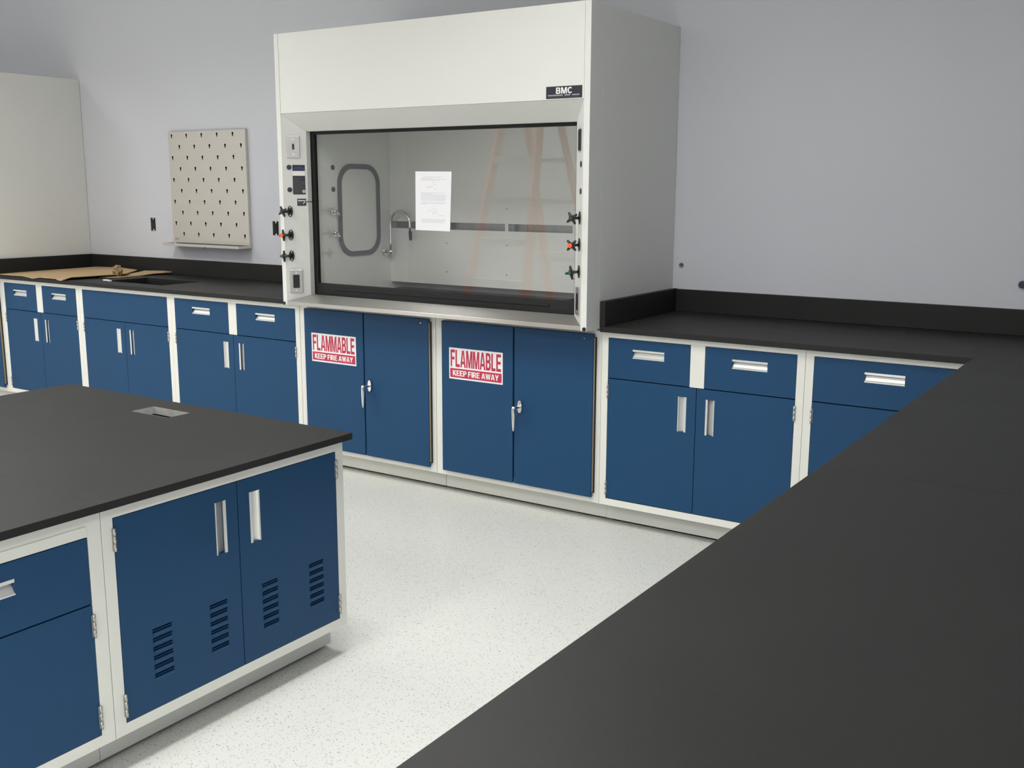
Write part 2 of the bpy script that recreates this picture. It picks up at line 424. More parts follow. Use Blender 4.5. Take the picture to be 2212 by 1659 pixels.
def drawer(r, x0, x1, z0, z1, grip=True, hx=None):
    cx = (x0+x1)/2 if hx is None else hx
    hz = z1-.0425
    holes = [(cx-.074, cx+.074, hz-.0385, hz)] if grip else []
    d = MB().panel(x0, x1, z0, z1, 0, .019, holes, 'blue').build('drawer' if grip else 'front_panel', r)
    if grip: pull(d, cx-.0745, cx+.0745, hz-.0385, hz+.0005, 'h')
    return d
def door(r, x0, x1, z0, z1, hinge_side, louvres=False, second=False):
    holes = []; hw = .0385
    gap = .045 if (x1-x0) > .3 else .04
    zt = z1-.043; zb_ = zt-.151
    if hinge_side == 'L': hx1 = x1-gap+.003; hx0 = hx1-hw; scoop, lip = hx0, hx1
    else: hx0 = x0+gap-.003; hx1 = hx0+hw; scoop, lip = hx1, hx0
    holes.append((hx0, hx1, zb_, zt))
    lv = []
    if louvres:
        w_ = x1-x0
        for c in ((x0+.125, x0+.317) if hinge_side == 'L' else (x0+.108, x0+.302)):
            for k in range(6):
                z = .2225+k*.0252
                lv.append((c-.031, c+.031, z-.0045, z+.0045))
    d = MB().panel(x0, x1, z0, z1, 0, .019, holes+lv, 'blue')
    for a, b, c, e in lv:   # pressed louvre blades
        d.prism([(0, e-.0005), (.0, e+.0035), (.012, c-.002), (.011, c-.005)], a, b, 'blue', 'yz')
        d.prism([(-.0022, c-.003), (0, c-.008), (.001, c-.001)], a+.002, b-.002, 'blue', 'yz')
    d = d.build('door', r)
    pull(d, zb_-.0005, zt+.0005, scoop, lip, 'v')
    hx = x0-.001 if hinge_side == 'L' else x1+.001
    hinge(d, hx, z1-.086, z1-.024); hinge(d, hx, z0+.016, z0+.080)
    return d
def cabinet(w_, label, style, H=CB, depth=.70, st_l=.035, st_r=.035, group=None, top=.862, toe_depth=.077, swap=False):
    """front on the plane y=0 facing -y, x from 0 to w_, floor at z=0"""
    r = thing('base_cabinet', label, 'cabinet', group)
    # carcass behind the face frame
    c_ = MB().box(.0008, .0188, .021, depth, .102, H-.0005, 'cream').box(w_-.0188, w_-.0008, .021, depth, .102, H-.0005, 'cream')
    c_.box(.0188, w_-.0188, depth-.018, depth, .102, H-.0005, 'cream').box(.0188, w_-.0188, .021, depth-.018, .102, .120, 'inner_shade')  # cabinet floor coloured dark in place of the shade in there
    c_.build('carcass', r)
    f = MB()
    x0, x1 = st_l, w_-st_r
    zb_ = .134
    dtop = {'island_doors': .688, 'island_drawer': .659}.get(style, top)
    f.panel(.0006, w_-.0006, .102, H, 0, .0195, [(x0-.0015, x1+.0015, zb_-.0015, dtop+.0015)], 'cream')
    mid = (x0+x1)/2
    if style == 'two_drawers': f.box(mid-.0325, mid+.0325, 0, .0195, .684, top+.0015, 'cream')
    if style == 'island_drawer':   # shallow filler strip line above the drawer
        pass
    f.build('face_frame', r, bev=.0008)
    MB().box(.0005, w_-.0005, toe_depth, depth, .016, .1018, 'toe').build('toe_kick', r)
    MB().box(.02, w_-.02, toe_depth+.03, depth-.02, 0, .0159, 'gasket').build('plinth', r)
    if style == 'two_drawers':
        drawer(r, x0, mid-.034, .686, top); drawer(r, mid+.034, x1, .686, top)
        door(r, x0, mid-.0015, zb_+.002, .6815, 'L'); door(r, mid+.0015, x1, zb_+.002, .6815, 'R')
    elif style == 'sink':
        drawer(r, x0, x1, .686, top, grip=False)
        door(r, x0, mid-.0015, zb_+.002, .6815, 'L'); door(r, mid+.0015, x1, zb_+.002, .6815, 'R')
    elif style == 'one_drawer':
        drawer(r, x0, x1, .686, top)
        door(r, x0, x1, zb_+.002, .6815, 'L')
    elif style == 'island_doors':
        door(r, x0, mid-.0015, zb_, .6875, 'L', louvres=True); door(r, mid+.0015, x1, zb_, .6875, 'R', louvres=True)
    elif style == 'island_drawer':
        drawer(r, x0, x1, .488, .658)
        door(r, x0, x1, zb_, .484, 'R')
        MB().box(x0+.002, x1-.002, -.0022, -.0001, .664, .688, 'cream').build('filler_strip', r)
    elif style == 'open_back':
        MB().box(x0, x1, .004, .0194, zb_, dtop, 'blue').build('front_panel', r)
    return r
def warning_sign(door_, x0, z0, y):
    W, Hh = .312, .152
    m = MB().box(x0, x0+W, y-.0012, y, z0, z0+Hh, 'sign_white')
    m.box(x0+.006, x0+W-.006, y-.0016, y-.0011, z0+.008, z0+.052, 'crimson')
    put_text(m, 'FLAMMABLE', x0+.009, x0+W-.009, z0+.060, z0+Hh-.009, y-.0017, 'crimson', gap=.09)
    put_text(m, 'KEEP FIRE AWAY', x0+.022, x0+W-.022, z0+.0165, z0+.0435, y-.0021, 'white', gap=.07, space=.38)
    return tag(m.build('warning_sign', door_), label='white and red sign reading FLAMMABLE KEEP FIRE AWAY')
def flammable_cabinet(w_, label, sign_x, sign=True, group=None):
    r = thing('flammable_storage_cabinet', label, 'cabinet', group)
    H = CB; depth = .70
    MB().box(.0008, w_-.0008, .021, depth, .102, H-.0005, 'cream').build('carcass', r)
    f = MB(); f.panel(.0006, w_-.0006, .102, H, 0, .0209, [(.050, w_-.050, .150, .855)], 'cream'); f.build('face_frame', r, bev=.0008)
    MB().box(.050, w_-.050, .004, .0205, .150, .855, 'gasket').build('door_seal', r)
    MB().box(.0005, w_-.0005, .077, depth, .016, .1018, 'toe').build('toe_kick', r)
    MB().box(.02, w_-.02, .11, depth-.02, 0, .0159, 'gasket').build('plinth', r)
    y0 = -.021; mid = .467*w_/.914 if w_ else 0
    mid = w_/2+.009
    xa, xb = .050, mid-.004; xc, xd = mid+.004, w_-.030
    da = MB().box(xa, xb, y0, -.0065, .130, .875, 'blue').build('door', r, bev=.0025)
    MB().box(xa+.006, xb+.002, -.0064, -.0002, .152, .862, 'gasket').build('gasket', da)
    db = MB().box(xc, xd, y0, -.0065, .130, .875, 'blue').build('door', r, bev=.0025)
    MB().box(xc-.002, xd+.007, -.0064, -.0002, .150, .860, 'gasket').build('gasket', db)
    MB().box(xd+.0012, xd+.0040, -.0175, -.0066, .156, .858, 'tan').cyl((xd+.004, -.016, .156), (xd+.004, -.016, .858), .0014, 'tan', 8).build('piano_hinge', db)
    for z0, z1 in ((.128, .149), (.861, .877)): MB().box(mid-.0028, mid+.0028, -.006, 0, z0, z1, 'cream').build('centre_stop', r)
    MB().cyl((xd-.046, y0-.0012, .853), (xd-.046, y0+.001, .853), .003, 'chrome', 10).build('rivet', db)
    if sign: warning_sign(da, sign_x, .597, y0)
    # lever latch on the right door
    lx = xc+.034
    esc = MB()
    esc.prism([(lx-.006, .476), (lx+.006, .476), (lx+.0115, .492), (lx+.0115, .516), (lx+.006, .534), (lx-.006, .534), (lx-.0115, .516), (lx-.0115, .492)], y0-.007, y0, 'chrome', 'xz')
    esc.cyl((lx, y0-.007, .505), (lx, y0-.052, .505), .0075, 'chrome', 16)
    esc = esc.build('latch_plate', db, bev=.001)
    lv = MB()
    lv.tube([(lx, y0-.054, .516), (lx, y0-.054, .506), (lx, y0-.056, .47), (lx, y0-.057, .43), (lx, y0-.057, .399)], [.0085, .0115, .0095, .0075, .0055], 'chrome', 12)
    lv.build('latch_handle', db)
    return r

def place_back(r, x):
    r.location = (x, F, 0); return r
c = place_back(cabinet(.871, 'blue two-drawer base cabinet at the far left of the wall run, below the cardboard', 'two_drawers', group='blue base cabinets along the back wall'), -3.706)
c = place_back(cabinet(.890, 'blue sink base cabinet with one wide plain top panel without pulls', 'sink', group='blue base cabinets along the back wall'), -2.835)
c = place_back(cabinet(1.053, 'blue base cabinet directly left of the fume hood, two drawers over two doors', 'two_drawers', group='blue base cabinets along the back wall'), -1.945)
FL = 'flammable storage cabinets under the fume hood'
c = place_back(flammable_cabinet(.914, 'blue cabinet with FLAMMABLE sign under the left half of the fume hood', .102, group=FL), -.890)
c = place_back(flammable_cabinet(.919, 'blue cabinet with FLAMMABLE sign under the right half of the fume hood', .097, group=FL), .026)
c = place_back(cabinet(.908, 'blue base cabinet directly right of the fume hood, two drawers over two doors', 'two_drawers', group='blue base cabinets along the back wall'), .945)
c = place_back(cabinet(.607, 'blue one-drawer base cabinet in the corner, partly hidden by the peninsula worktop', 'one_drawer', group='blue base cabinets along the back wall'), 1.853)
# far left, only a sliver of blue door shows
c = place_back(flammable_cabinet(.914, 'blue cabinet door sliver at the left edge of the photo, below the other hood', .102, sign=False), -4.620)
c = place_back(flammable_cabinet(.914, 'blue cabinet outside the left edge, below the other hood', .102, sign=False), -5.534)
# corner and peninsula carcasses (fronts face the aisle, seen only as reflections)
for k, (y, wd, lab) in enumerate(((-1.66, .90, 'blue cabinet under the peninsula worktop, nearest the back wall'), (-2.562, .90, 'blue cabinet under the peninsula worktop, middle one'), (-3.464, .90, 'blue cabinet under the peninsula worktop, nearest the camera'))):
    c = cabinet(.90, lab, 'two_drawers', depth=1.10)
    c.rotation_euler = (0, 0, -math.pi/2); c.location = (2.495, y+.90, 0)
c = cabinet(2.20, 'plain corner cabinet behind the peninsula under the back worktop', 'open_back', depth=.70)
c.location = (2.495, F, 0)

# ---------------------------------------------------------------- island (faces +x, lower bench)
IX = .899; IH = .7225
ci = cabinet(.875, 'low blue island cabinet with louvred double doors, at the corner of the low bench', 'island_doors', H=IH, depth=1.40, toe_depth=.077, group='blue cabinets of the low bench')
ci.rotation_euler = (0, 0, math.pi/2); ci.location = (IX, -3.203, 0)
ci2 = cabinet(.610, 'low blue island cabinet with one drawer, cut by the left edge of the photo', 'island_drawer', H=IH, depth=1.40, st_r=.040, group='blue cabinets of the low bench')
ci2.rotation_euler = (0, 0, math.pi/2); ci2.location = (IX, -3.8138, 0)
IZ = .7442
r = thing('island_worktop', 'black low bench worktop with a small rectangular cutout, far piece beyond the seam', 'worktop')
def top_slab(name, r, x0, x1, y0, y1, z0, z1, holes=(), mat='epoxy', bev=.0013):
    """horizontal slab with rectangular holes"""
    m = MB().panel(x0, x1, y0, y1, z0, z1, list(holes), mat)
    for v in m.bm.verts: v.co = Vector((v.co.x, v.co.z, v.co.y))
    bmesh.ops.recalc_face_normals(m.bm, faces=m.bm.faces)
    return m.build(name, r, bev=bev)
HO = (.080, .270, -2.497, -2.405)
top_slab('slab', r, -.545, .928, -3.2058, -2.312, IH+.0004, IZ, [HO])
m = MB().panel(HO[0]+.0002, HO[1]-.0002, HO[2]+.0002, HO[3]-.0002, IZ-.026, IZ-.0005, [(HO[0]+.0012, HO[1]-.0012, HO[2]+.0012, HO[3]-.0012)], 'cut')
for v in m.bm.verts: v.co = Vector((v.co.x, v.co.z, v.co.y))
m.build('cutout_edge', r)
rebase(r, (.19, -2.76, IH))
r = MB(); top_slab  # near piece
o = top_slab('island_worktop', None, -.545, .928, -3.86, -3.2062, IH+.0004, IZ)
tag(o, 'black low bench worktop, near piece in front of the seam at the left edge', 'worktop')

# ---------------------------------------------------------------- wall worktops
r = thing('bench_worktop', 'black epoxy worktop left of the fume hood, with a sink cutout and cardboard on it', 'worktop')
SK = (-2.70, -2.165, -.592, -.290)
top_slab('slab', r, -3.700, -.862, CF, -.0015, CB+.0004, CT, [SK])
m = MB().box(-3.679, -.883, -.0205, -.0015, CT+.0004, 1.020, 'epoxy')
m.box(-3.700, -3.6795, CF+.002, -.0015, CT+.0004, 1.020, 'epoxy').box(-.8825, -.862, CF+.002, -.0015, CT+.0004, 1.020, 'epoxy')
m.build('backsplash', r, bev=.0015)
# sink bowl hanging under the slab
m = MB(); x0, x1, y0, y1 = SK; zb = .70; t = .008
m.box(x0-t, x1+t, y0-t, y1+t, zb-t, zb, 'epoxy').box(x0-t, x0, y0-t, y1+t, zb, CB+.0002, 'epoxy').box(x1, x1+t, y0-t, y1+t, zb, CB+.0002, 'epoxy')
m.box(x0, x1, y0-t, y0, zb, CB+.0002, 'epoxy').box(x0, x1, y1, y1+t, zb, CB+.0002, 'epoxy')
m.cyl((-2.43, -.44, zb), (-2.43, -.44, zb+.004), .04, 'steel', 24)
m.build('sink_bowl', r)
rebase(r, (-2.28, -.37, CB))
r = thing('bench_worktop', 'black epoxy worktop right of the fume hood with black upstands on two sides', 'worktop')
top_slab('slab', r, .952, 4.69, CF, -.0015, CB+.0004, CT)
MB().box(.978, 4.69, -.0205, -.0015, CT+.0004, 1.022, 'epoxy').box(.952, .9775, CF-.002, -.0015, CT+.0004, 1.024, 'epoxy').build('backsplash', r, bev=.0015)
rebase(r, (2.82, -.37, CB))
o = top_slab('peninsula_worktop', None, 2.463, 3.66, -2.5098, CF-.0004, CB+.0004, CT)
tag(o, 'black peninsula worktop, far piece joined to the back worktop', 'worktop')
o = top_slab('peninsula_worktop', None, 2.463, 3.66, -4.40, -2.5102, CB+.0004, CT)
tag(o, 'large black peninsula worktop piece filling the bottom right foreground', 'worktop')
bpy.context.view_layer.update()

# ---------------------------------------------------------------- fume hood
HX0, HX1, HY, HT, HB = -.857, .949, -.857, 2.2513, .904
XI0, XI1, YI = -.745, .8375, -.767       # opening edges
ZP, ZO, ZS, ZSF = 1.868, 1.783, .957, .924
def hood(label, full=True):
    r = thing('fume_hood', label, 'fume hood', None)
    # side panels: two sheets with a seam
    for x0, x1, nm in ((HX0, HX0+.0285, 'side_panel'), (HX1-.0285, HX1, 'side_panel')):
        m = MB().box(x0, x1, HY, -.7508, HB, HT, 'hood').box(x0, x1, -.7492, -.002, HB, HT, 'hood').box(x0+.003, x1-.003, -.7508, -.7492, HB, HT-.003, 'toe')
        m.build(nm, r, bev=.001)
    MB().box(HX0+.0300, HX1-.0300, HY+.001, HY+.018, ZP, HT, 'hood').build('front_panel', r, bev=.0008)
    MB().box(HX0+.029, HX1-.029, HY+.019, -.003, HT-.012, HT, 'hood').build('top_panel', r)
    # sloped header with mitred ends
    a = HX0+.0290; b = HX1-.0290
    MB().poly8([(XI0, YI, ZO), (XI1, YI, ZO), (XI1, YI+.03, ZO), (XI0, YI+.03, ZO), (a, HY+.002, ZP-.0008), (b, HY+.002, ZP-.0008), (b, YI+.03, ZP-.0008), (a, YI+.03, ZP-.0008)], 'hood').build('sloped_header', r)
    # corner posts with 45 degree faces
    for s_ in (0, 1):
        f = (lambda x: x) if s_ == 0 else (lambda x: HX0+HX1-x)
        m = MB().poly8([(f(HX0+.0287), HY+.001, ZSF-.02), (f(XI0), YI, ZS-.03), (f(XI0), -.738, ZS-.03), (f(HX0+.0287), -.738, ZSF-.02),
                        (f(HX0+.0287), HY+.001, ZP-.0012), (f(XI0), YI, ZO-.0008), (f(XI0), -.738, ZO-.0008), (f(HX0+.0287), -.738, ZP-.0012)], 'hood')
        m.build('corner_post', r, bev=.0006)
    # airfoil sill
    MB().box(a, b, F+.0005, -.02, CB+.0004, HB-.0002, 'cream').build('base_frame', r)
    m = MB().poly8([(a, HY, HB+.001), (b, HY, HB+.001), (b, -.70, HB+.001), (a, -.70, HB+.001), (a, HY, ZSF), (b, HY, ZSF), (XI1-.0006, YI+.006, ZS), (XI0+.0006, YI+.006, ZS)], 'steel')
    sill = m.build('airfoil_sill', r, bev=.0015)
    uv = sill.data.uv_layers.new(name='brush')
    for lo_ in sill.data.loops:
        c_ = sill.data.vertices[lo_.vertex_index].co; uv.data[lo_.index].uv = (c_.y+c_.z, c_.x)
    # work surface
    MB().box(a+.001, b-.001, -.70, -.003, HB+.001, .938, 'epoxy').box(XI0+.001, XI1-.001, -.735, -.701, HB+.022, .950, 'epoxy').build('work_surface', r)
    # liners
    zl = 2.15
    for s_ in (0, 1):
        f = (lambda x: x) if s_ == 0 else (lambda x: HX0+HX1-x)
        MB().box(f(HX0+.032), f(XI0), -.71, -.02, .939, zl, 'liner').build('side_liner', r)
    MB().box(XI0, XI1, -.71, -.02, zl, zl+.01, 'liner').build('liner_ceiling', r)
    MB().box(XI0, XI1, -.020, -.012, .939, zl, 'toe').build('rear_liner', r)
    YB = -.122
    m = MB().box(XI0+.001, XI1-.001, YB, YB+.006, .979, 1.281, 'liner').box(XI0+.001, XI1-.001, YB, YB+.006, 1.319, 1.93, 'liner')
    m.box(XI0+.001, XI1-.001, YB+.001, YB+.006, 1.32, 1.322, 'liner')
    m = m.build('rear_baffle', r, bev=.0008)
    mb_ = MB()
    for bx in (-.361, .049, .459):
        mb_.box(bx-.010, bx+.010, YB-.002, YB+.03, 1.279, 1.321, 'white')
    mb_.box(XI0+.001, XI1-.001, -.060, -.056, 1.24, 1.36, 'galv')
    mb_.build('baffle_bracket', m)
    sc = MB()
    for px, pz in ((.049, 1.397), (.049, 1.208), (.049, 1.051), (-.346, 1.207), (-.346, 1.051), (.459, 1.397), (.459, 1.051), (-.36, 1.397)):
        sc.cyl((px, YB-.002, pz), (px, YB, pz), .0040, 'galv', 10)
    sc.build('screw', m)
    # sash
    ys = -.722
    m = MB().box(XI0-.018, -.7235, ys-.012, ys+.010, ZS, 1.787, 'gasket').box(XI1-.0215, XI1+.018, ys-.012, ys+.010, ZS, 1.787, 'gasket')
    m.box(-.7235, XI1-.0215, ys-.010, ys+.010, 1.768, 1.787, 'gasket')
    m.box(-.7235, XI1-.0215, ys-.012, ys+.012, ZS-.004, 1.014, 'gasket').box(-.60, XI1-.15, ys-.0165, ys-.012, .984, .994, 'gasket')
    sf = tag(m.build('sash_frame', r, bev=.001), label='black sash frame')
    tag(MB().box(-.7235, XI1-.0215, ys-.002, ys+.002, 1.014, 1.768, 'glass').build('sash_glass', r), label='clear glass sash')
    # rounded gasket of the side access panel on the left liner
    def rr(y0, y1, z0, z1, rad, n=9):
        out = []
        for cy, cz, a0 in ((y1-rad, z1-rad, 0), (y0+rad, z1-rad, 90), (y0+rad, z0+rad, 180), (y1-rad, z0+rad, 270)):
            for k in range(n):
                t = math.radians(a0+90*k/(n-1)); out.append((cy+rad*math.cos(t), cz+rad*math.sin(t)))
        return out
    m = MB(); A = rr(-.548, -.212, 1.138, 1.628, .105); B = rr(-.520, -.238, 1.164, 1.602, .082)
    m.cut_sheet(A, [B], lambda u, v, d: (XI0+.0006+d, u, v), .006, 'rubber'); m.build('panel_gasket', r)
    for pz in (1.607, 1.494):
        MB().cyl((XI0, -.580, pz), (XI0+.004, -.580, pz), .0135, 'plug', 20).build('hole_plug', r)
    for pz in (1.380, 1.268):
        m = MB().cyl((XI0, -.580, pz), (XI0+.006, -.580, pz), .021, 'chrome', 22).cyl((XI0+.006, -.580, pz), (XI0+.020, -.580, pz), .011, 'chrome', 16)
        m.tube([(XI0+.018, -.580, pz), (XI0+.034, -.585, pz-.006), (XI0+.058, -.600, pz-.022)], [.008, .007, .006], 'chrome', 12)
        nz = m.build('gas_nozzle', r)
        MB().tube([(XI0+.056, -.599, pz-.0205), (XI0+.064, -.604, pz-.026), (XI0+.072, -.609, pz-.0315), (XI0+.080, -.614, pz-.037)], [.0058, .0072, .0052, .0062], 'plug', 12).build('nozzle_tip', nz)
    # gooseneck tap
    px, py = XI0+.043, -.17
    m = MB().cyl((XI0, py, 1.150), (XI0+.008, py, 1.150), .026, 'chrome', 24).cyl((XI0+.008, py, 1.150), (px+.012, py, 1.150), .011, 'chrome', 16)
    arc = [(px, py, 1.150), (px, py, 1.20), (px, py, 1.305)]
    R0 = .070
    for k in range(1, 15):
        t = math.pi-(math.pi*1.05)*k/14; arc.append((px+R0+R0*math.cos(t), py, 1.305+R0*math.sin(t)))
    arc += [(arc[-1][0]+.002, py, 1.262)]
    m.tube(arc, .0085, 'chrome', 14)
    gn = m.build('gooseneck_tap', r)
    ex = arc[-1][0]
    MB().tube([(ex, py, 1.264), (ex+.001, py, 1.236), (ex+.001, py, 1.218)], [.010, .0085, .0065], 'plug', 12).build('tap_outlet', gn)
    # ---- fittings on the 45 degree posts
    SL = math.hypot(XI0-(HX0+.0285), YI-HY)
    def post_frame(side):
        o_ = Vector((HX0+.0285, HY, 0)); i_ = Vector((XI0, YI, 0))
        if side: o_ = Vector((HX1-.0285, HY, 0)); i_ = Vector((XI1, YI, 0))
        u = (i_-o_).normalized(); n_ = Vector((-u.y, u.x, 0)) if side else Vector((u.y, -u.x, 0))
        if n_.y > 0: n_ = -n_
        return Matrix(((u.x, n_.x, 0, o_.x), (u.y, n_.y, 0, o_.y), (0, 0, 1, 0), (0, 0, 0, 1)))   # (u, out, z)
    for side in (0, 1):
        T = post_frame(side)
        def tb(m, u0, u1, n0, n1, z0, z1, mat, bev=0): m.box(u0, u1, n0, n1, z0, z1, mat, bev=bev, T=T)
        def P(u, n, z): return tuple(T @ Vector((u, n, z)))
        # upper plate
        uc = .057; m = MB()
        if side == 0: tb(m, uc-.032, uc+.032, -.001, .0045, 1.650, 1.760, 'plate', .0018)
        else: tb(m, uc-.019, uc+.019, -.001, .0045, 1.660, 1.748, 'plug', .0012)
        for z in ((1.668, 1.742) if side == 0 else (1.656, 1.752)): m.cyl(P(uc, .004, z), P(uc, .0058, z), .004, 'chrome', 12)
        sp = m.build('switch_plate', r); m = MB()
        if side == 0: tb(m, uc-.0055, uc+.0055, .0046, .0060, 1.692, 1.720, 'plug')
        else: tb(m, uc-.014, uc+.014, .0046, .0070, 1.662, 1.745, 'black')
        m.build('switch', sp)
        uc = .050; m = MB(); tb(m, uc-.033, uc+.033, -.001, .0060, .967, 1.086, 'plate', .0025)
        for z in (.980, 1.072): m.cyl(P(uc, .0055, z), P(uc, .0072, z), .004, 'chrome', 12)
        sp = m.build('outlet_plate', r); m = MB(); tb(m, uc-.0165, uc+.0165, .0061, .0078, .992, 1.060, 'black'); m.build('receptacle', sp)
        for z in (1.604, 1.492):
            u = .033; MB().cyl(P(u, -.001, z), P(u, .003, z), .0125, 'plug', 20).build('hole_plug', r)
        if side == 0:
            m = MB(); tb(m, .0495, .1115, .0003, .0014, 1.469, 1.616, 'navy')
            tb(m, .0515, .1095, .0015, .0018, 1.592, 1.602, 'label_blue'); tb(m, .062, .098, .0018, .0020, 1.603, 1.607, 'label_grey')
            tb(m, .0497, .1113, .0015, .0019, 1.562, 1.586, 'white')
            for k in range(14):
                z = 1.552-k*.0058; e = .108-random.choice((0, .004, .014, .03, 0)); tb(m, .0535, e, .0015, .0018, z-.0018, z+.0016, 'label_grey')
            m.cyl(P(.1035, .0015, 1.484), P(.1035, .0022, 1.484), .0075, 'white', 16).cyl(P(.1035, .0022, 1.484), P(.1035, .0024, 1.484), .0035, 'label_grey', 12)
            tag(m.build('instruction_label', r), label='black instruction label with a white band')
            m = MB(); tb(m, .0680, .1125, .0003, .0014, 1.412, 1.447, 'navy')
            tb(m, .0715, .109, .0015, .0018, 1.434, 1.4405, 'toe'); tb(m, .0715, .092, .0015, .0018, 1.418, 1.430, 'label_grey')
            m.tube([P(.097, .0018, 1.421), P(.107, .0018, 1.4305)], .0022, 'white', 8)
            tag(m.build('small_label', r), label='small black label below the instruction label')
            m = MB().tube([P(.116, .001, 1.427), P(.1195, .003, 1.433), (XI0-.0005, YI-.003, 1.4345), (XI0+.003, YI+.006, 1.432), (XI0+.004, YI+.032, 1.432)], .0016, 'gasket', 8)
            m.build('alarm_cable', r)
        # service valves: oval flange on the slanted face, stem and handle pointing straight out
        for k, (z, rot, cap) in enumerate(((1.383, 28, None), (1.264, 8, 'orange'), (1.158, 2, 'green')) if side == 0 else ((1.381, 35, None), (1.268, 45, 'orange'), (1.154, 12, 'green'))):
            u = .0305 if side == 0 else .041
            m = MB(); n = 24
            ring = [(u+.0140*math.cos(2*math.pi*i/n), z+.0270*math.sin(2*math.pi*i/n)) for i in range(n)]
            m.prism(ring, .0003, .0050, 'black', 'xz')
            bmesh.ops.transform(m.bm, matrix=T, verts=m.bm.verts)
            p = Vector(P(u, .004, z)); yh = -.886
            m.cyl(tuple(p+Vector((0, .006, 0))), (p.x, yh, z), .0062, 'black', 14).cyl((p.x, yh+.010, z), (p.x, yh, z), .009, 'black', 14)
            for dz in (-.0195, .0195): m.cyl(P(u, .0050, z+dz), P(u, .0066, z+dz), .0033, 'satin', 10)
            v = m.build('service_valve', r)
            h = MB()
            for q in range(4):
                t = math.radians(rot+90*q); d = Vector((math.cos(t), 0, math.sin(t))); c0 = Vector((p.x, yh-.004, z))
                h.tube([c0, c0+d*.010, c0+d*.020, c0+d*.0265, c0+d*.0295], [.0100, .0075, .0055, .0050, .0028], 'black', 10)
            h.cyl((p.x, yh-.013, z), (p.x, yh+.004, z), .0105, 'black', 18)
            h = h.build('valve_handle', v)
            mc = MB()
            if cap: mc.cyl((p.x, yh-.0195, z), (p.x, yh-.0130, z), .0098 if cap == 'orange' else .0075, cap, 18)
            else: mc.cyl((p.x, yh-.0150, z), (p.x, yh-.0130, z), .0045, 'label_grey', 14)
            mc.build('colour_cap', v)
    # bolts at the lower front corners
    for x in (HX0+.008, HX1-.010):
        MB().cyl((x, HY-.004, .9125), (x, HY, .9125), .0085, 'black', 16).build('bolt', r)
    # nameplate
    m = MB().box(.737, .911, HY-.0004, HY+.0009, 1.872, 1.9215, 'navy', bev=.0006)
    put_text(m, 'BMC', .786, .864, 1.891, 1.9165, HY-.0009, 'white', gap=.12)
    xx = .748
    for word in (10, 4, 5):      # the second line is too small to read: letter-sized ticks
        for q in range(word): m.box(xx, xx+.0042, HY-.0009, HY-.0005, 1.8830, 1.8875, 'ink'); xx += .0072
        xx += .0080
    for k in range(14): m.box(.749+k*.0108, .757+k*.0108, HY-.0009, HY-.0005, 1.8775, 1.8795, 'label_grey')
    tag(m.build('nameplate', r), label='black nameplate with white letters BMC')
    return r
h1 = hood('large white fume hood with a closed glass sash, standing between the two black wall worktops')
rebase(h1, (.046, -.43, HB))
h2 = copy_tree(h1); h2.location = (.046-4.651, -.43, HB)
h2['label'] = 'pale grey side wall of a second hood at the left edge of the photo'

# notice taped on the sash
m = MB(); yq = -.7245
m.prism([(-.077, 1.304), (.130, 1.302), (.1415, 1.579), (-.074, 1.581)], yq-.0012, yq-.0004, 'paper', 'xz')
def line(x0, x1, z, h=.0011): m.box(x0, x1, yq-.0015, yq-.00125, z, z+h*1.6, 'ink')
line(-.030, .082, 1.553, .0013)
for z, e in ((1.547, .03), (1.5425, .112), (1.538, .07)): line(-.042, e, z)
line(.026, .042, 1.528)
for seg in ((-.002, .03, 1.510), (-.01, .024, 1.506), (.03, .054, 1.520), (.034, .05, 1.496)): line(*seg)
for k in range(9):
    line(-.042, (.104, .03, .106, .10, .108, .104, .108, .106, .10)[k], 1.480-k*.0045)
for k in range(3): line(-.042, (.108, .10, -.01)[k], 1.435-k*.0045)
line(.024, .038, 1.419)
for seg in ((-.004, .02, 1.396), (.026, .044, 1.405), (.03, .05, 1.385), (.06, .098, 1.374), (.035, .05, 1.392)): line(*seg)
m.box(.030, .0312, yq-.0015, yq-.00125, 1.368, 1.40, 'ink'); m.box(.052, .0532, yq-.0015, yq-.00125, 1.380, 1.408, 'ink')
for k in range(4): line(-.040, (.106, .10, .106, .095)[k], 1.355-k*.0048)
o = m.build('paper_notice'); tag(o, 'white printed instruction sheet stuck on the sash glass', 'paper')

# ---------------------------------------------------------------- drying board on the wall
r = thing('drying_board', 'stainless drying board with rows of keyholes and a drip tray, mounted on the wall', 'drying rack')
BX0, BX1, BZ0, BZ1, BD = -2.743, -2.004, 1.134, 1.863, .022
def keyhole(cx, cz):
    pts = []; rr_, hw, L = .0082, .0043, .0185
    a0 = math.asin(hw/rr_)
    for k in range(11):
        t = -math.pi/2+a0+(2*math.pi-2*a0)*k/10
        pts.append((cx+rr_*math.cos(t), cz+rr_*math.sin(t)))
    pts += [(cx-hw, cz-L), (cx+hw, cz-L)]
    return pts
holes = []
for row in range(10):
    z = 1.8415-row*.0716
    for k in range(5):
        holes.append(keyhole(-2.707+k*.1475+(.0735 if row % 2 else 0), z))
m = MB().cut_sheet([(BX0, BZ0), (BX1, BZ0), (BX1, BZ1), (BX0, BZ1)], holes, lambda u, v, d: (u, -BD+d, v), .0012, 'board')
m.box(BX0, BX0+.0015, -BD+.0012, -.0004, BZ0, BZ1, 'board').box(BX1-.0015, BX1, -BD+.0012, -.0004, BZ0, BZ1, 'board')
m.box(BX0, BX1, -BD+.0012, -.0004, BZ1-.0015, BZ1, 'board').box(BX0+.0015, BX1-.0015, -.0022, -.0006, BZ0, BZ1-.002, 'gasket')  # black backing sheet painted in for the shade behind the keyholes
m.build('board_panel', r)
MB().box(-2.728, -2.690, -BD-.0004, -BD, 1.153, 1.164, 'galv').build('maker_plate', r)
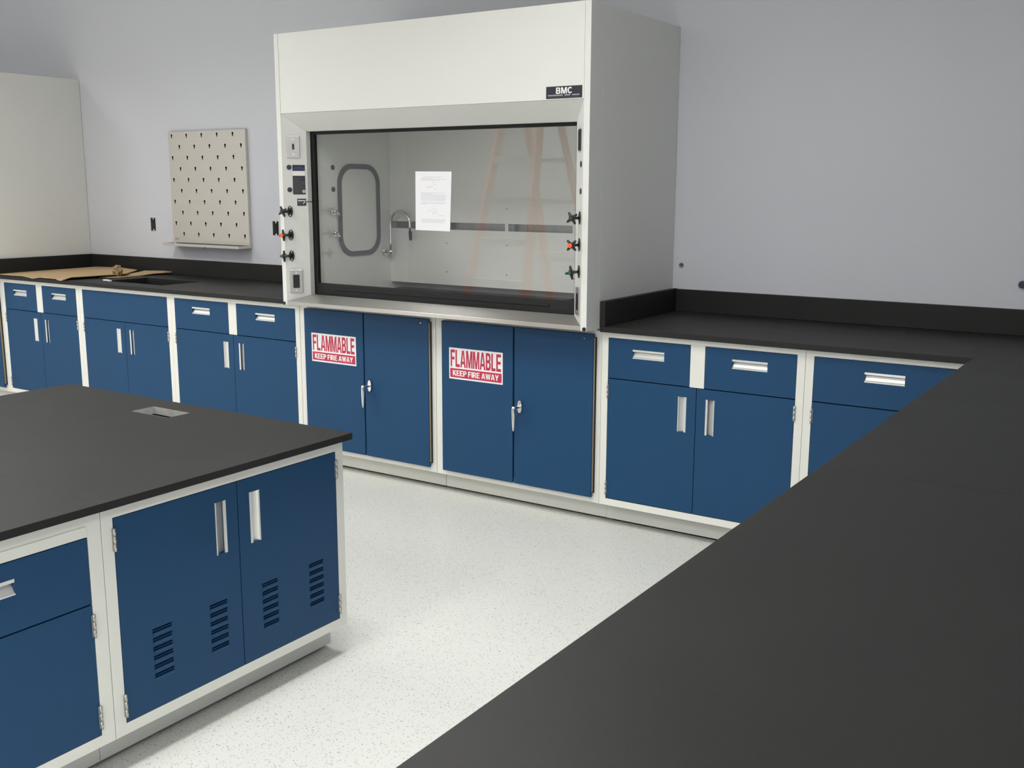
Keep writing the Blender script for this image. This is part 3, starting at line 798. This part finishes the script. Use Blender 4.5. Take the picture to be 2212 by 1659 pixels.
m = MB().box(BX0, BX1, -.112, -.0006, 1.1165, 1.1185, 'board').box(BX0, BX1, -.114, -.112, 1.1165, 1.1345, 'board')
m.box(BX0, BX0+.0015, -.112, -BD-.001, 1.1185, 1.1335, 'board').prism([(-.112, 1.1185), (-.112, 1.1340), (-.0006, 1.1338), (-.0006, 1.1185)], BX1-.0015, BX1, 'board', 'yz')
m.cyl((-2.39, -.060, 1.106), (-2.39, -.060, 1.1165), .004, 'plug', 10)
m.build('drip_tray', r)
rebase(r, ((BX0+BX1)/2, 0, 1.1165))

# open electrical boxes in the wall
for (x0, x1, z0, z1), lab in zip(BOXES, ('open electrical box in the wall, left of the drying board', 'open electrical box in the wall, at the left side of the fume hood')):
    m = MB(); t = .0015; y1 = .055
    m.box(x0+.0005, x1-.0005, y1, y1+t, z0+.0005, z1-.0005, 'inner_shade')
    for a in ((x0+.0003, x0+t, .001, y1, z0+.001, z1-.001), (x1-t, x1-.0003, .001, y1, z0+.001, z1-.001)): m.box(*a, 'galv')
    for a in ((x0+t, x1-t, .001, y1, z0+.0003, z0+t), (x0+t, x1-t, .001, y1, z1-t, z1-.0003)): m.box(*a, 'galv')
    cx = (x0+x1)/2+.004
    m.box(cx-.005, cx+.005, -.0005, .001, z1-.012, z1-.002, 'satin').box(cx-.005, cx+.005, -.0005, .001, z0+.002, z0+.012, 'satin')
    o = m.build('electrical_box'); tag(o, lab, 'electrical box')
# wall sleeves
def sleeve(cx, cz, mat, lab, core):
    m = MB(); n = 24; sq = .0129
    ring = [(cx+.0100*math.cos(2*math.pi*i/n), cz+.0100*math.sin(2*math.pi*i/n)) for i in range(n)]
    m.cut_sheet([(cx-sq, cz-sq), (cx+sq, cz-sq), (cx+sq, cz+sq), (cx-sq, cz+sq)], [ring], lambda u, v, d: (u, .0002+d, v), .060, 'wall')
    ro = [(cx+.0125*math.cos(2*math.pi*i/n), cz+.0125*math.sin(2*math.pi*i/n)) for i in range(n)]
    m.cut_sheet(ro, [ring], lambda u, v, d: (u, -.0030+d, v), .0030, mat)
    m.box(cx-sq, cx+sq, .050, .054, cz-sq, cz+sq, core)
    o = m.build('pipe_sleeve'); tag(o, lab, 'pipe sleeve')
sleeve(.993, 1.137, 'galv', 'small round pipe hole in the wall just right of the fume hood', 'inner_shade')
o = None
m = MB().box(2.4942, 2.5198, .001, .05, 1.1102, 1.1358, 'inner_shade').cyl((2.507, -.012, 1.1235), (2.507, .001, 1.1235), .0155, 'label_blue', 20).cyl((2.507, -.016, 1.1235), (2.507, -.012, 1.1235), .011, 'navy', 20)
o = m.build('round_plug'); tag(o, 'small dark round plug in the wall at the right edge of the photo', 'plug')

# ---------------------------------------------------------------- cardboard and scraps on the left worktop
def sheet(name, pts, z_up, lab, cat, thick=.004, bend=None):
    """flat polygon with a height per point, given real thickness"""
    bm = bmesh.new(); top = [bm.verts.new(p) for p in pts]; f = bm.faces.new(top)
    bmesh.ops.triangulate(bm, faces=[f])
    ex = bmesh.ops.extrude_face_region(bm, geom=list(bm.faces))
    for v in [g for g in ex['geom'] if isinstance(g, bmesh.types.BMVert)]: v.co.z -= thick
    bmesh.ops.recalc_face_normals(bm, faces=bm.faces)
    me = bpy.data.meshes.new(name); bm.to_mesh(me); bm.free(); me.materials.append(M['card'])
    o = bpy.data.objects.new(name, me); COL.objects.link(o); return tag(o, lab, cat)
A = [(-3.677, -.738, .9212), (-3.676, -.60, .9235), (-3.60, -.036, .932), (-3.33, -.030, .938), (-3.05, -.10, .937), (-2.87, -.33, .934), (-2.905, -.49, .934),
     (-2.945, -.68, .932), (-2.915, -.772, .9188), (-2.975, -.757, .9195), (-3.035, -.735, .9225), (-3.20, -.735, .9225), (-3.215, -.780, .9188), (-3.29, -.757, .9195), (-3.40, -.737, .9230)]
sheet('cardboard_sheet', A, .02, 'large flat brown cardboard sheet lying on the left worktop with torn flaps over the edge', 'cardboard')
B = [(-2.945, -.478, .9190), (-2.830, -.400, .9190), (-2.825, -.250, .9200), (-2.815, -.14, .928), (-2.745, -.052, .936), (-2.86, -.034, .936), (-3.02, -.06, .9315), (-2.93, -.22, .9285), (-2.985, -.31, .9205)]
sheet('cardboard_strip', B, .02, 'narrow pointed cardboard piece between the large sheet and the sink cutout', 'cardboard')
def crumple(name, c, size, mat, lab, cat, seed, sub=3):
    rnd = random.Random(seed); bm = bmesh.new(); bmesh.ops.create_icosphere(bm, subdivisions=sub, radius=1)
    for v in bm.verts:
        k = 1+.26*math.sin(5*v.co.x+seed)*math.cos(5*v.co.z+2*seed)+.12*math.sin(11*v.co.y+9*v.co.z)+rnd.uniform(-.06, .06)
        v.co = Vector((v.co.x*k*size[0], v.co.y*k*size[1], v.co.z*k*size[2]))
    zmin = min(v.co.z for v in bm.verts)
    for v in bm.verts:
        v.co.z = max(v.co.z, zmin*.75)
    zmin = min(v.co.z for v in bm.verts)
    for v in bm.verts: v.co += Vector((c[0], c[1], c[2]-zmin))
    me = bpy.data.meshes.new(name); bm.to_mesh(me); bm.free(); me.materials.append(M[mat])
    o = bpy.data.objects.new(name, me); COL.objects.link(o); return tag(o, lab, cat)
crumple('tape_wad', (-2.895, -.372, .9215), (.040, .022, .038), 'wad', 'small crumpled wad of brown tape standing on the cardboard', 'tape', 3)
crumple('plastic_scrap', (-2.672, -.612, CT+.0003), (.042, .010, .006), 'plastic_scrap', 'small crumpled white scrap at the left rim of the sink cutout', 'scrap', 5)

# ---------------------------------------------------------------- orange stepladder (seen as a reflection in the sash)
r = thing('stepladder', 'orange stepladder with aluminium steps, seen mirrored in the fume hood glass', 'ladder')
ax, ay = -1.298, -1.444-2.2215
th = math.radians(40); cs, sn = math.cos(th), math.sin(th)
frv = Vector((-.5508, .8346, 0)); rtv = Vector((.8346, .5508, 0))
sv = frv*cs+rtv*sn; wv = rtv*cs-frv*sn
sv = Vector((sv.x, -sv.y, 0)); wv = Vector((wv.x, -wv.y, 0))
TOP = 2.36; T0 = Vector((ax, ay, 0))
def lp(back, side, z):
    q = 1-z/TOP
    off = (-.52*q-.04) if not back else (.72*q+.05)
    hw = (.155+.195*q) if not back else (.14+.15*q)
    return T0+sv*off+wv*(hw*side)+Vector((0, 0, z))
def bar(m, p0, p1, a, b, mat, va, vb):
    vs = []
    for p in (p0, p1):
        for sa, sb in ((-1, -1), (1, -1), (1, 1), (-1, 1)): vs.append(tuple(p+va*(a/2*sa)+vb*(b/2*sb)))
    m.poly8(vs, mat)
for back in (0, 1):
    for side in (-1, 1):
        m = MB(); bar(m, lp(back, side, .012), lp(back, side, TOP-.03), .030, .078 if not back else .062, 'rail_orange', wv, sv)
        o = m.build('rail', r)
        m = MB(); bar(m, lp(back, side, 0), lp(back, side, .035), .036, .085, 'black', wv, sv); m.build('rubber_foot', o)
for k in range(1, 8):
    z = k*.3075-.43+.0 if False else .195+.3075*(k-1)
    if z > 2.2: break
    m = MB(); a_, b_ = lp(0, -1, z), lp(0, 1, z)
    bar(m, a_, b_, .078, .022, 'satin', sv, Vector((0, 0, 1))); bar(m, a_-sv*.036-Vector((0, 0, .018)), b_-sv*.036-Vector((0, 0, .018)), .004, .045, 'satin', sv, Vector((0, 0, 1)))
    m.build('step', r)
for z in (.32, .93, 1.40, 1.72, 2.05):
    m = MB(); bar(m, lp(1, -1, z), lp(1, 1, z), .02, .034, 'satin', sv, Vector((0, 0, 1))); m.build('rear_brace', r)
m = MB(); c0 = T0+Vector((0, 0, TOP-.035)); bar(m, c0-wv*.18, c0+wv*.18, .22, .05, 'rail_orange', sv, Vector((0, 0, 1))); m.build('top_cap', r)
m = MB()
for side in (-1, 1): m.tube([lp(0, side, 1.02)+wv*(.0*side), lp(1, side, 1.02)], .006, 'satin', 8)
m.build('spreader', r)
rebase(r, (ax, ay, 0))
